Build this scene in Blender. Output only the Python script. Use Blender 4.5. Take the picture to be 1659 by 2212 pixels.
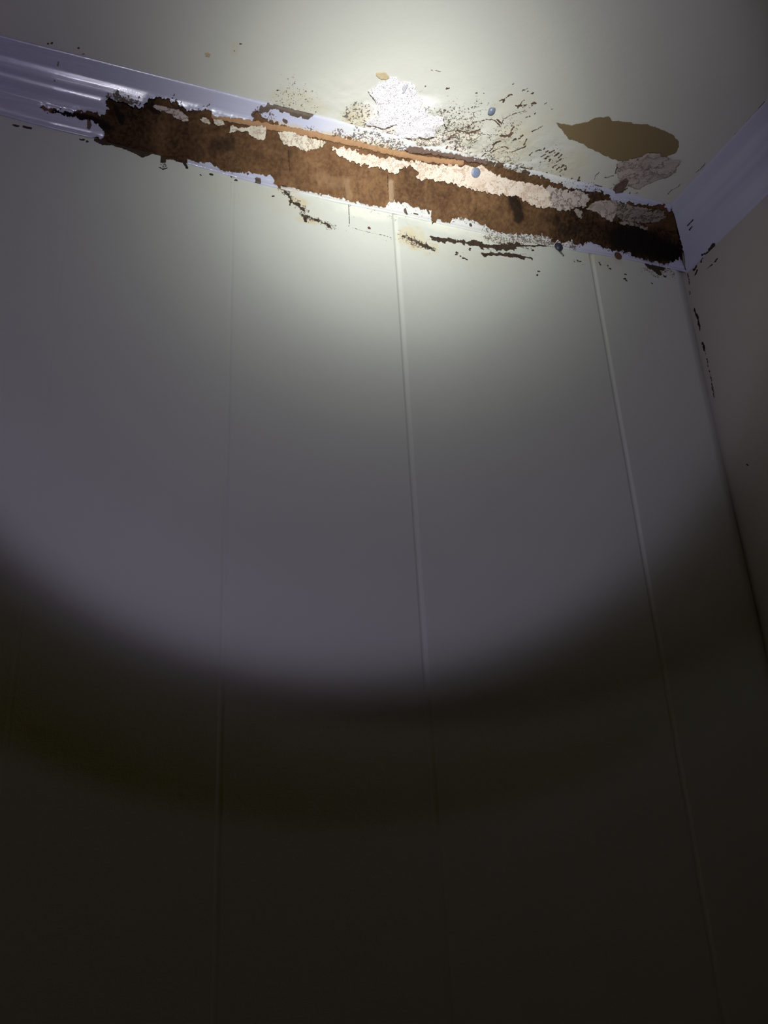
import bpy, math, random
import numpy as np
from mathutils import Matrix, Vector

for o in list(bpy.data.objects):
    bpy.data.objects.remove(o, do_unlink=True)
SC = bpy.context.scene
COL = SC.collection
random.seed(4)

# ------------------------------------------------------------------ camera
W, H, F = 1659.0, 2212.0, 1919.0
CX, CY = 829.5, 1106.0
ROOM = 2.40                                    # ceiling height
R = np.array([[0.93726541, -0.09262084, -0.33608769],
              [-0.34513596, -0.38241834, -0.8571099],
              [-0.04913986, 0.91933541, -0.39039427]])
# x runs along the back wall (0 = right hand corner), y = 0 is the back wall, z measured from the ceiling
C = np.array([-1.21967762, -1.23279789, -1.29063156])
cd = bpy.data.cameras.new('camera')
cam = bpy.data.objects.new('camera', cd); COL.objects.link(cam)
cd.sensor_fit = 'HORIZONTAL'; cd.sensor_width = 36.0; cd.lens = 36.0 * F / W
cd.clip_start = 0.02
m = Matrix([list(R[0]) + [C[0]], list(R[1]) + [C[1]], list(R[2]) + [C[2] + ROOM], [0, 0, 0, 1]])
cam.matrix_world = m
SC.camera = cam

# ------------------------------------------------------------------ exposure, world
SC.view_settings.view_transform = 'Standard'
SC.view_settings.look = 'None'
SC.view_settings.gamma = 1.0
SC.view_settings.use_curve_mapping = False
SC.view_settings.exposure = 0.0
wd = bpy.data.worlds.new('night'); SC.world = wd; wd.use_nodes = True
wd.node_tree.nodes['Background'].inputs[0].default_value = (0.02, 0.015, 0.01, 1)
wd.node_tree.nodes['Background'].inputs[1].default_value = 0.2

# ------------------------------------------------------------------ pixel -> surface
def ray(px, py):
    d = R @ np.array([px - CX, -(py - CY), -F]); return d / np.linalg.norm(d)
def on_ceiling(px, py):
    d = ray(px, py); t = -C[2] / d[2]; P = C + t * d; return (P[0], P[1])      # (x, y)
def on_wall(px, py):
    d = ray(px, py); t = -C[1] / d[1]; P = C + t * d; return (P[0], P[2])      # (x, z)
def on_right(px, py):
    d = ray(px, py); t = -C[0] / d[0]; P = C + t * d; return (P[1], P[2])      # (y, z)
LEG = 0.09
_bl = sorted(on_wall(*p) for p in [(-120, 219), (0, 249), (108, 278), (199, 299), (350, 339), (512, 385), (590, 405), (720, 436),
                                   (850, 462), (950, 484), (1080, 512), (1210, 537), (1350, 560), (1480, 588)])
_bx = np.array([p[0] for p in _bl]); _bz = np.array([p[1] for p in _bl])
def zbot(x): return np.interp(x, _bx, _bz)
def on_cove(px, py):                           # (x, s): s = 0 at the ceiling edge, 1 at the wall edge
    d = ray(px, py)
    zb = LEG
    for _ in range(3):
        n = np.array([0, zb, LEG]); t = (-LEG * zb - n @ C) / (n @ d); P = C + t * d
        zb = -float(zbot(P[0]))
    return (P[0], -P[2] / zb)

# ------------------------------------------------------------------ torch held beside the phone
TP = C + np.array([-0.03, -0.18, 0.12])
def aim(px, py, surf):
    if surf == 'c':
        a = on_ceiling(px, py); P = np.array([a[0], a[1], 0])
    elif surf == 'k':
        a = on_cove(px, py); P = np.array([a[0], -LEG * (1 - a[1]), -LEG * a[1]])
    else:
        a = on_wall(px, py); P = np.array([a[0], 0, a[1]])
    d = P - TP; return d / np.linalg.norm(d)
def torch(name, axis, col, power, stops, size):
    l = bpy.data.lights.new(name, 'SPOT'); l.energy = power; l.shadow_soft_size = 0.012
    l.spot_size = math.radians(size); l.spot_blend = 0.1; l.color = col
    l.use_nodes = True; nt = l.node_tree; N = nt.nodes; L = nt.links
    em = N['Emission']
    g = N.new('ShaderNodeNewGeometry')
    dp = N.new('ShaderNodeVectorMath'); dp.operation = 'DOT_PRODUCT'; dp.inputs[1].default_value = tuple(axis)
    ab = N.new('ShaderNodeMath'); ab.operation = 'ABSOLUTE'
    ac = N.new('ShaderNodeMath'); ac.operation = 'ARCCOSINE'
    L.new(g.outputs['Incoming'], dp.inputs[0]); L.new(dp.outputs['Value'], ab.inputs[0]); L.new(ab.outputs[0], ac.inputs[0])
    fc = N.new('ShaderNodeFloatCurve')                        # beam profile of the torch's lens: angle / 45 deg -> strength
    sc = N.new('ShaderNodeMath'); sc.operation = 'MULTIPLY'; sc.inputs[1].default_value = 1 / math.radians(45)
    L.new(ac.outputs[0], sc.inputs[0]); L.new(sc.outputs[0], fc.inputs['Value'])
    cu = fc.mapping.curves[0]
    while len(cu.points) < len(stops): cu.points.new(0.5, 0.5)
    for p, (a, v) in zip(cu.points, stops): p.location = (a / 45.0, v)
    fc.mapping.update()
    L.new(fc.outputs[0], em.inputs['Strength'])
    o = bpy.data.objects.new(name, l); COL.objects.link(o)
    o.location = (TP[0], TP[1], TP[2] + ROOM)
    o.rotation_euler = Vector(axis).to_track_quat('-Z', 'Y').to_euler()
gs = lambda a, s: math.exp(-(a / s) ** 2 / 2)
HOT = aim(870, 350, 'k')
SPILL = aim(717, 543, 'w')
torch('torch_hotspot', HOT, (0.97, 1.0, 0.95), 64 * 4.0, [(a, v / 4.0) for a, v in ((0, 3.5), (2, 3.4), (4, 3.1), (6, 2.35), (8, 1.58), (10, 1.02), (12, .56), (14, .31), (16, .17), (18, .09), (20, .05), (23, .02), (26, 0), (45, 0))], 70)
torch('torch_spill', SPILL, (0.76, 0.685, 1.0), 13.6, [(0, .74), (10, .76), (18, .88), (23.4, 1), (24.8, .86), (26.2, .45), (27.5, .12), (28.8, 0), (45, 0)], 70)
ll = bpy.data.lights.new('ambient_fill', 'AREA'); ll.energy = 0.6; ll.color = (1.0, 0.69, 0.40); ll.size = 0.5  # unseen warm fill lamp, added to lift the dark area below the beam
lo = bpy.data.objects.new('ambient_fill', ll); COL.objects.link(lo); lo.location = (-2.2, -2.9, 1.5)
lo.rotation_euler = Vector((0.3, 1, -.15)).to_track_quat('-Z', 'Y').to_euler()

# ------------------------------------------------------------------ numpy helpers
def hsh(ix, iy, seed):
    n = (ix.astype(np.int64) * 374761393 + iy.astype(np.int64) * 668265263 + seed * 974634777) & 0xffffffff
    n = ((n ^ (n >> 13)) * 1274126177) & 0xffffffff
    n = (n ^ (n >> 16)) & 0xffff
    return n / 65535.0
def vnoise(x, y, seed=0):
    ix = np.floor(x); iy = np.floor(y); fx = x - ix; fy = y - iy
    fx = fx * fx * (3 - 2 * fx); fy = fy * fy * (3 - 2 * fy)
    a = hsh(ix, iy, seed); b = hsh(ix + 1, iy, seed); c = hsh(ix, iy + 1, seed); d = hsh(ix + 1, iy + 1, seed)
    return (a * (1 - fx) + b * fx) * (1 - fy) + (c * (1 - fx) + d * fx) * fy
def fbm(x, y, seed=0, oct=4):
    s = 0; a = .5; t = 0
    for k in range(oct):
        s = s + a * vnoise(x * 2 ** k + 17.3 * k, y * 2 ** k - 9.1 * k, seed + k); t += a; a *= .55
    return s / t
def sstep(a, b, x):
    t = np.clip((x - a) / (b - a), 0, 1); return t * t * (3 - 2 * t)
def inside(poly, x, y):
    r = np.zeros(x.shape, bool); n = len(poly)
    for i in range(n):
        x0, y0 = poly[i]; x1, y1 = poly[(i + 1) % n]
        if y0 == y1: continue
        c = ((y0 > y) != (y1 > y)) & (x < (x1 - x0) * (y - y0) / (y1 - y0) + x0)
        r ^= c
    return r
def segdist(pts, x, y):
    d = np.full(x.shape, 1e9)
    for (x0, y0), (x1, y1) in zip(pts[:-1], pts[1:]):
        dx, dy = x1 - x0, y1 - y0; l = dx * dx + dy * dy + 1e-12
        t = np.clip(((x - x0) * dx + (y - y0) * dy) / l, 0, 1)
        d = np.minimum(d, np.hypot(x - x0 - t * dx, y - y0 - t * dy))
    return d

class Surf:
    """a rectilinear grid (u, v) with stains painted on it as attributes"""
    def __init__(s, us, vs, jit=0.0, seed=1):
        s.nu, s.nv = len(us), len(vs)
        U, V = np.meshgrid(us, vs); s.U = U.ravel().astype(float); s.V = V.ravel().astype(float)
        if jit:
            rg = np.random.RandomState(seed)
            inner = ((U > us[0]) & (U < us[-1]) & (V > vs[0]) & (V < vs[-1])).ravel()
            gu = np.diff(us).min(); gv = np.diff(vs).min()
            du = np.where(np.gradient(us) < 1.5 * gu, gu, 0)[None, :].repeat(s.nv, 0).ravel(); dv = np.where(np.gradient(vs) < 1.5 * gv, gv, 0)[:, None].repeat(s.nu, 1).ravel()
            s.U += inner * du * (rg.rand(s.U.size) - .5) * jit; s.V += inner * dv * (rg.rand(s.U.size) - .5) * jit
        s.at = {k: np.zeros(s.U.size) for k in ('speck', 'mark', 'stain', 'white', 'h')}
        s.kill = np.zeros(s.U.size, bool)
    def blob(s, key, c, ru, rv, val=1.0, rough=.5, ns=60, ang=0.0, edge=.5):
        x = s.U - c[0]; y = s.V - c[1]
        m_ = (abs(x) < 2.2 * max(ru, rv)) & (abs(y) < 2.2 * max(ru, rv)); x = x[m_]; y = y[m_]
        if x.size == 0: return
        ca, sa = math.cos(ang), math.sin(ang)
        a = (x * ca + y * sa) / ru; b = (-x * sa + y * ca) / rv
        d = np.sqrt(a * a + b * b) + (fbm(s.U[m_] * ns, s.V[m_] * ns, 5) - .5) * 2 * rough
        v = val * (1 - sstep(1 - edge, 1 + edge * .4, d))
        s.at[key][m_] = np.maximum(s.at[key][m_], v) if val > 0 else s.at[key][m_] + v
    def stroke(s, key, pts, w, val=1.0, rough=.6, ns=150, w1=None, wob=0.0):
        P = np.array(pts); lo_ = P.min(0) - 4 * w - wob; hi = P.max(0) + 4 * w + wob
        m_ = (s.U > lo_[0]) & (s.U < hi[0]) & (s.V > lo_[1]) & (s.V < hi[1])
        if not m_.any(): return
        u = s.U[m_]; v = s.V[m_]
        u2 = u + (fbm(u * 90, v * 90, 11) - .5) * 2 * wob; v2 = v + (fbm(u * 90, v * 90, 23) - .5) * 2 * wob
        d = segdist(pts, u2, v2) / w + (fbm(u * ns, v * ns, 7) - .5) * 2 * rough
        q = val * (1 - sstep(.7, 1.15, d))
        s.at[key][m_] = np.maximum(s.at[key][m_], q)
    def fill(s, key, poly, val=1.0):
        m_ = inside(poly, s.U, s.V); s.at[key][m_] = val
    def build(s, name, fn, mat, parent=None, smooth=True, thick=0.0):
        P = fn(s.U, s.V, s.at['h'])
        i = np.arange((s.nu - 1) * (s.nv - 1)); r = i // (s.nu - 1); c = i % (s.nu - 1); a = r * s.nu + c
        Q = np.stack([a, a + 1, a + 1 + s.nu, a + s.nu], 1)
        if s.kill.any():
            keep = s.kill[Q].sum(1) < 2
            tri_keep = s.kill[Q].sum(1)
            Q3 = Q[tri_keep == 1]; Qf = Q[tri_keep == 0]
            T = []
            if len(Q3):
                kk = s.kill[Q3]; T = Q3[~kk].reshape(-1, 3)
        else:
            Qf = Q; T = []
        used = np.unique(np.concatenate([Qf.ravel(), np.array(T).ravel().astype(int)]) if len(T) else Qf.ravel())
        mp = np.full(s.U.size, -1); mp[used] = np.arange(used.size)
        faces = [tuple(f) for f in mp[Qf].tolist()] + ([tuple(f) for f in mp[T].tolist()] if len(T) else [])
        me = bpy.data.meshes.new(name); me.from_pydata(P[used].tolist(), [], faces)
        for k in ('speck', 'mark', 'stain', 'white'):
            a_ = me.attributes.new(k, 'FLOAT', 'POINT'); a_.data.foreach_set('value', np.clip(s.at[k][used], 0, 1).astype(np.float32))
        return finish(name, me, mat, parent, smooth, thick)

def finish(name, me, mat, parent=None, smooth=True, thick=0.0):
    me.validate(); me.update()
    if smooth: me.polygons.foreach_set('use_smooth', [True] * len(me.polygons))
    me.materials.append(mat)
    o = bpy.data.objects.new(name, me); COL.objects.link(o)
    if parent: o.parent = parent
    if thick:
        md = o.modifiers.new('thickness', 'SOLIDIFY'); md.thickness = abs(thick); md.offset = -1 if thick > 0 else 1
    return o
def struct(o): o['kind'] = 'structure'; return o
def tag(o, label, cat, group=None):
    o['label'] = label; o['category'] = cat
    if group: o['group'] = group
    return o
def V3(x, y, z): return np.stack([x, y, z + ROOM], 1)
def dense(lo_, hi, a, b, fine, coarse):
    """coordinates from lo_ to hi, fine between a and b, coarse elsewhere"""
    out = []
    if a > lo_: out += list(np.linspace(lo_, a, max(2, int((a - lo_) / coarse) + 1)))[:-1]
    out += list(np.arange(a, b, fine))
    out += list(np.linspace(b, hi, max(2, int((hi - b) / coarse) + 1))) if hi > b else [hi]
    o_ = [out[0]]
    for q in out[1:]:
        if q > o_[-1] + 1e-5: o_.append(q)
    return np.array(o_)

# ------------------------------------------------------------------ materials
def new_mat(name):
    mt = bpy.data.materials.new(name); mt.use_nodes = True
    return mt, mt.node_tree.nodes, mt.node_tree.links
def tex(N, L, kind, vec, scale, detail=4.0, rough=.55):
    n = N.new(kind); n.inputs['Scale'].default_value = scale
    if 'Detail' in n.inputs: n.inputs['Detail'].default_value = detail
    if 'Roughness' in n.inputs: n.inputs['Roughness'].default_value = rough
    L.new(vec, n.inputs['Vector']); return n
def mapping(N, L, sc):
    tc = N.new('ShaderNodeTexCoord'); mp = N.new('ShaderNodeMapping'); mp.inputs['Scale'].default_value = sc
    L.new(tc.outputs['Object'], mp.inputs['Vector']); return mp.outputs['Vector']
def mth(N, L, op, a, b=None, clamp=False):
    n = N.new('ShaderNodeMath'); n.operation = op; n.use_clamp = clamp
    for i, q in enumerate((a, b)):
        if q is None: continue
        if isinstance(q, (int, float)): n.inputs[i].default_value = q
        else: L.new(q, n.inputs[i])
    return n.outputs[0]
def mix(N, L, fac, a, b):
    n = N.new('ShaderNodeMix'); n.data_type = 'RGBA'
    for s_, q in (('Factor', fac), ('A', a), ('B', b)):
        inp = [i for i in n.inputs if i.name == s_ and (i.type == 'RGBA' if s_ != 'Factor' else i.type == 'VALUE')][0]
        if isinstance(q, tuple): inp.default_value = (*q, 1)
        elif isinstance(q, (int, float)): inp.default_value = q
        else: L.new(q, inp)
    return [o for o in n.outputs if o.type == 'RGBA'][0]
def rng(N, L, v, a, b, c=0.0, d=1.0):
    n = N.new('ShaderNodeMapRange'); n.inputs[1].default_value = a; n.inputs[2].default_value = b
    n.inputs[3].default_value = c; n.inputs[4].default_value = d; L.new(v, n.inputs[0]); return n.outputs[0]
def attr(N, name):
    n = N.new('ShaderNodeAttribute'); n.attribute_name = name; return n.outputs['Fac']

def paint(name, base, rough=.45, spec=.4, peel=.12, white=(.86, .82, .84), bare=(.20, .105, .05), streak=None, speckcol=None, tint=.04, brush=0.0):
    mt, N, L = new_mat(name); bs = N['Principled BSDF']
    v1 = mapping(N, L, (1, 1, 1))
    big = tex(N, L, 'ShaderNodeTexNoise', v1, 3.0, 3)
    dk = tuple(c * (1 - tint * 2) for c in base); lt = tuple(min(1, c * (1 + tint)) for c in base)
    col = mix(N, L, big.outputs['Fac'], dk, lt)
    # undercoat / bare plaster showing
    col = mix(N, L, attr(N, 'white'), col, white)
    # yellow damp stain, broken up
    nz = tex(N, L, 'ShaderNodeTexNoise', v1, 70, 5)
    st = mth(N, L, 'MULTIPLY', attr(N, 'stain'), rng(N, L, nz.outputs['Fac'], .3, .65, .35, 1.0), True)
    col = mix(N, L, st, col, (.62, .50, .27))
    # specks of mould and flaked spots: fine noise thresholded by the painted density
    sp = tex(N, L, 'ShaderNodeTexNoise', v1, 330, 2.5, .6)
    sp2 = tex(N, L, 'ShaderNodeTexNoise', v1, 130, 2, .6)
    s_ = mth(N, L, 'ADD', mth(N, L, 'MULTIPLY', sp.outputs['Fac'], .65), mth(N, L, 'MULTIPLY', sp2.outputs['Fac'], .35))
    thr = mth(N, L, 'SUBTRACT', .70, mth(N, L, 'MULTIPLY', attr(N, 'speck'), .24))
    f = mth(N, L, 'MULTIPLY', mth(N, L, 'SUBTRACT', s_, thr), 32.0, True)
    f = mth(N, L, 'MULTIPLY', f, mth(N, L, 'MULTIPLY', attr(N, 'speck'), 12.0, True), True)
    c2 = mix(N, L, rng(N, L, sp2.outputs['Fac'], .4, .6), (.24, .145, .085), (.075, .052, .042)) if not speckcol else mix(N, L, rng(N, L, sp2.outputs['Fac'], .4, .6), speckcol[0], speckcol[1])
    col = mix(N, L, mth(N, L, 'MULTIPLY', f, .85), col, c2)
    # marks: bare brown board, cracks, one painted nail shadow
    mk = mth(N, L, 'ADD', attr(N, 'mark'), mth(N, L, 'MULTIPLY', mth(N, L, 'SUBTRACT', sp.outputs['Fac'], .5), .7))
    mf = rng(N, L, mk, .38, .55)
    mf = mth(N, L, 'MULTIPLY', mf, mth(N, L, 'MULTIPLY', attr(N, 'mark'), 10.0, True), True)
    c3 = mix(N, L, rng(N, L, nz.outputs['Fac'], .35, .65), tuple(c * .45 for c in bare), bare)
    col = mix(N, L, mf, col, c3)
    L.new(col, bs.inputs['Base Color'])
    bs.inputs['Specular IOR Level'].default_value = spec
    ro = mth(N, L, 'ADD', rough, mth(N, L, 'MULTIPLY', mf, .4), True)
    # relief: roller texture, fine; brush strokes along x on the cornice
    pl = tex(N, L, 'ShaderNodeTexNoise', v1, 420, 3)
    pl2 = tex(N, L, 'ShaderNodeTexNoise', v1, 60, 3)
    hgt = mth(N, L, 'ADD', mth(N, L, 'MULTIPLY', pl.outputs['Fac'], .5), pl2.outputs['Fac'])
    if streak:
        sv = mapping(N, L, streak)
        s1 = tex(N, L, 'ShaderNodeTexNoise', sv, 1.0, 5, .7)
        hgt = mth(N, L, 'ADD', hgt, mth(N, L, 'MULTIPLY', s1.outputs['Fac'], brush))
        if brush > 1.5: ro = mth(N, L, 'ADD', ro, rng(N, L, s1.outputs['Fac'], .42, .6, .14, 0.0), True)
    hgt = mth(N, L, 'SUBTRACT', hgt, mth(N, L, 'MULTIPLY', mf, 1.2))
    hgt = mth(N, L, 'SUBTRACT', hgt, mth(N, L, 'MULTIPLY', f, .6))
    L.new(ro, bs.inputs['Roughness'])
    bp = N.new('ShaderNodeBump'); bp.inputs['Strength'].default_value = peel; bp.inputs['Distance'].default_value = .004
    L.new(hgt, bp.inputs['Height']); L.new(bp.outputs['Normal'], bs.inputs['Normal'])
    return mt
M_ceil = paint('ceiling_paint', (.66, .655, .60), .5, .35, .10, bare=(.15, .095, .06), streak=(22, 160, 22), brush=.5)
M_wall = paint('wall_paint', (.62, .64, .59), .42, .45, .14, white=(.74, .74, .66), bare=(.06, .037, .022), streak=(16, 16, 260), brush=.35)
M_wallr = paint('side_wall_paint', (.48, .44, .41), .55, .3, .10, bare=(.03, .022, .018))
M_cove = paint('cornice_gloss_paint', (.53, .535, .70), .17, 1.0, .055, white=(.68, .68, .66), bare=(.10, .06, .035), streak=(7, 230, 230), brush=1.6, tint=.02)
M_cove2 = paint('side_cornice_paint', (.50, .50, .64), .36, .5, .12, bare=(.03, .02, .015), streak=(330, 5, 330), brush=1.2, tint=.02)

def plaster_mat(name, base, vein, fac=.5, speck=(.25, .13, .06), scale=28, bump=.22, thr=.61):
    mt, N, L = new_mat(name); bs = N['Principled BSDF']
    v = mapping(N, L, (1, 1, 1))
    a = tex(N, L, 'ShaderNodeTexNoise', v, scale, 6, .65); b = tex(N, L, 'ShaderNodeTexNoise', v, 420, 3)
    vv = mth(N, L, 'ABSOLUTE', mth(N, L, 'SUBTRACT', a.outputs['Fac'], .5))
    ve = rng(N, L, vv, .006, .026, 1, 0)
    col = mix(N, L, mth(N, L, 'MULTIPLY', ve, fac), base, vein)
    col = mix(N, L, rng(N, L, b.outputs['Fac'], thr, thr + .05, 0, .8), col, speck)
    wide = rng(N, L, tex(N, L, 'ShaderNodeTexNoise', v, 22, 3).outputs['Fac'], .5, .7, 0, fac)
    col = mix(N, L, wide, col, tuple(min(1, q * .5 + w_ * .5) for q, w_ in zip(base, vein)))
    L.new(col, bs.inputs['Base Color']); bs.inputs['Roughness'].default_value = .85; bs.inputs['Specular IOR Level'].default_value = .15
    bp = N.new('ShaderNodeBump'); bp.inputs['Strength'].default_value = bump; bp.inputs['Distance'].default_value = .004
    L.new(mth(N, L, 'ADD', mth(N, L, 'MULTIPLY', a.outputs['Fac'], 1.5), b.outputs['Fac']), bp.inputs['Height']); L.new(bp.outputs['Normal'], bs.inputs['Normal'])
    return mt
M_pl_pink = plaster_mat('pinkish_plaster', (.74, .63, .54), (.34, .17, .08), .55)
M_pl_white = plaster_mat('white_plaster', (.85, .83, .88), (.42, .33, .36), .35, (.20, .13, .14), 24, .18, .575)
M_pl_cream = plaster_mat('cream_plaster', (.66, .60, .50), (.22, .12, .06), .6)
M_pl_grey = plaster_mat('grey_plaster', (.50, .43, .40), (.08, .045, .03), .75, (.06, .035, .02))
M_pl_dark = plaster_mat('mouldy_plaster', (.36, .31, .27), (.05, .028, .02), 1.0, (.03, .02, .015), 40, .5)

def timber_mat():
    mt, N, L = new_mat('rotten_timber'); bs = N['Principled BSDF']
    v = mapping(N, L, (1, 1, 1)); vs_ = mapping(N, L, (3, 1, .35))
    a = tex(N, L, 'ShaderNodeTexNoise', v, 20, 5, .6); b = tex(N, L, 'ShaderNodeTexNoise', v, 150, 4, .6)
    g = tex(N, L, 'ShaderNodeTexNoise', vs_, 28, 5, .6)
    col = mix(N, L, rng(N, L, a.outputs['Fac'], .38, .62), (.125, .062, .031), (.225, .122, .060))
    col = mix(N, L, rng(N, L, g.outputs['Fac'], .42, .62, 0, .6), col, (.16, .085, .042))
    col = mix(N, L, rng(N, L, b.outputs['Fac'], .5, .72, 0, .35), col, (.28, .17, .085))
    col = mix(N, L, rng(N, L, b.outputs['Fac'], .48, .34, 0, .4), col, (.065, .035, .022))
    dg = tex(N, L, 'ShaderNodeTexNoise', mapping(N, L, (60, 60, 18)), 1.0, 4, .6)
    col = mix(N, L, rng(N, L, dg.outputs['Fac'], .55, .7, 0, .55), col, (.07, .038, .024))
    col = mix(N, L, attr(N, 'white'), col, (.36, .205, .105))            # raw orange batten edge
    col = mix(N, L, attr(N, 'stain'), col, (.31, .20, .115))              # pale streaks
    col = mix(N, L, mth(N, L, 'MULTIPLY', attr(N, 'speck'), rng(N, L, b.outputs['Fac'], .35, .6, 1, .75)), col, (.014, .008, .005))   # black-brown rot, plus shade of the recess painted in
    col = mix(N, L, attr(N, 'mark'), col, (.012, .009, .008))  # black mould and seams, also cavity shade painted black
    L.new(col, bs.inputs['Base Color']); bs.inputs['Roughness'].default_value = .9; bs.inputs['Specular IOR Level'].default_value = .1
    bp = N.new('ShaderNodeBump'); bp.inputs['Strength'].default_value = .6; bp.inputs['Distance'].default_value = .004
    L.new(mth(N, L, 'ADD', a.outputs['Fac'], b.outputs['Fac']), bp.inputs['Height']); L.new(bp.outputs['Normal'], bs.inputs['Normal'])
    return mt
M_timber = timber_mat()
def plain(name, col, rough=.6, metal=0.0, var=.25, scale=40, bump=.1):
    mt, N, L = new_mat(name); bs = N['Principled BSDF']; v = mapping(N, L, (1, 1, 1))
    a = tex(N, L, 'ShaderNodeTexNoise', v, scale, 4)
    L.new(mix(N, L, a.outputs['Fac'], tuple(c * (1 - var) for c in col), tuple(min(1, c * (1 + var)) for c in col)), bs.inputs['Base Color'])
    bs.inputs['Roughness'].default_value = rough; bs.inputs['Metallic'].default_value = metal
    bp = N.new('ShaderNodeBump'); bp.inputs['Strength'].default_value = bump; bp.inputs['Distance'].default_value = .003
    L.new(a.outputs['Fac'], bp.inputs['Height']); L.new(bp.outputs['Normal'], bs.inputs['Normal'])
    return mt
M_bare = plain('bare_olive_brown_board', (.225, .16, .08), .75, 0, .06, 14, .05)
M_chip = plain('beige_undercoat', (.56, .45, .27), .7)
M_steel = plain('dull_galvanised_steel', (.22, .26, .36), .4, .3, .2, 300)
M_rust = plain('rusty_iron', (.13, .055, .035), .8, .2, .4, 300)
M_darkn = plain('blackened_iron', (.05, .05, .075), .45, .5, .3, 300)
M_edge = plain('raw_orange_timber', (.36, .20, .10), .85, 0, .25, 90, .3)
M_torn = plain('torn_brown_paper', (.14, .088, .07), .9, 0, .4, 80, .4)
M_splint = plain('pale_splinter', (.30, .195, .115), .85, 0, .2, 90, .3)
M_floor = plain('dark_floor_boards', (.16, .10, .06), .5, 0, .3, 6)
M_room = plain('cream_room_paint', (.30, .26, .21), .6, 0, .04, 4)
M_cavity = plain('dark_cavity_lining', (.03, .02, .015), .95)

# ------------------------------------------------------------------ the outline of the broken away cornice (photo points laid onto the cornice)
HOLE_PX = [(84,234),(89,230),(122,240),(152,244),(164,242),(190,244),(230,252),(235,234),(228,226),(231,213),(245,214),(262,222),(285,229),
 (303,236),(312,234),(314,222),(325,213),(345,211),(362,216),(383,221),(387,231),(400,236),(425,238),(445,236),(458,240),(459,248),(480,254),(520,262),
 (547,262),(550,250),(556,244),(566,246),(570,256),(590,262),(602,268),(640,280),(700,290),(760,301),(800,313),(830,319),(868,328),
 (884,320),(905,318),(950,327),(1000,336),(1050,346),(1090,356),(1130,369),(1170,383),(1200,393),(1232,405),(1250,408),
 (1262,412),(1300,414),(1318,420),(1322,432),(1350,437),(1400,442),(1432,443),(1448,455),(1478,470),(1500,500),(1505,525),(1500,548),(1468,561),(1448,568),
 (1436,572),(1424,568),(1400,564),(1380,556),(1360,548),(1340,544),(1310,536),(1294,528),(1284,520),(1262,528),(1245,530),(1236,522),(1221,525),
 (1195,520),(1187,513),(1171,508),(1151,509),(1115,503),(1091,505),(1067,500),(1057,491),(1043,484),(1019,476),(995,472),(981,470),(976,480),(958,478),
 (946,474),(934,484),(932,470),(938,458),(910,455),(908,449),(888,446),(886,438),(850,438),(844,435),(831,448),(812,446),(771,437),(752,432),(717,424),
 (676,416),(636,408),(617,405),(600,402),(592,397),(595,386),(584,378),(576,382),(554,374),(519,371),(509,375),(485,372),(466,361),(452,352),(430,351),
 (401,344),(403,360),(395,353),(368,345),(360,345),(358,352),(346,352),(348,337),(330,332),(308,342),(295,334),(270,323),(241,314),(222,314),
 (203,305),(203,299),(222,302),(227,286),(211,270),(190,259),(163,256),(122,245),(95,241)]

# ------------------------------------------------------------------ cornice along the back wall (trim_1)
XL = -2.62
PROF_S = np.array([0, .02, .05, .12, .20, .24, .30, .38, .42, .455, .50, .54, .60, .70, .80, .87, .91, .95, .975, 1.0])
PROF_H = np.array([0, .0005, -.0015, -.006, -.0105, -.0112, -.0108, -.0112, -.0128, -.0132, -.0128, -.0136, -.0170, -.0175, -.0125, -.0075, -.0056, -.0050, -.0030, 0]) 
def prof(s):
    # smooth interpolation of the moulding's height over its chord
    w = .012; return (np.interp(s - w, PROF_S, PROF_H) + np.interp(s, PROF_S, PROF_H) * 2 + np.interp(s + w, PROF_S, PROF_H)) / 4 * (np.minimum(1, np.minimum(s, 1 - s) * 30))
def cove_fn(x, s, h):
    zb = -zbot(x); y = -LEG * (1 - s); z = -zb * s
    ny, nz = -zb, -LEG; l = np.hypot(ny, nz); k = prof(s) + h
    mit = np.minimum(x, -LEG * (1 - s) * 1.0 + .0 * x)                  # mitre against the side cornice
    x2 = np.where(x > -LEG * (1 - s), -LEG * (1 - s), x)
    return V3(x2, y + ny / l * k, z + nz / l * k)
us = dense(XL, 0.0, -1.40, 0.0, .0014, .05)
vs = np.concatenate([np.linspace(0, 1, 92)])
cv = Surf(us, vs, jit=.55, seed=3)
hole = [on_cove(*p) for p in HOLE_PX]
n1 = (fbm(cv.U * 210, cv.V * 25, 3, 3) - .5); n2 = (fbm(cv.U * 210, cv.V * 25, 9, 3) - .5)
cv.kill = inside(hole, cv.U + n1 * .010, cv.V + n2 * .11)
cv.kill |= cv.U > -LEG * (1 - cv.V) + .003
cc = lambda *pp: [on_cove(*p) for p in pp]
dist_hole = segdist([(a * 1.0, b * .125) for a, b in hole + hole[:1]], cv.U, cv.V * .125)
near = np.clip(1 - dist_hole / .010, 0, 1)
cv.at['h'] += -near ** 2 * .0012 + near * (fbm(cv.U * 60, cv.V * 9, 2) - .45) * .004
cv.at['h'] += (fbm(cv.U * 8, cv.V * 2, 41) - .5) * .0012
low = cv.V > .75; right = cv.U > on_cove(980, 470)[0]
cv.at['speck'] = np.maximum(cv.at['speck'], np.clip(1 - dist_hole / .013, 0, 1) * np.where(low & right, .9, .15))
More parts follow.
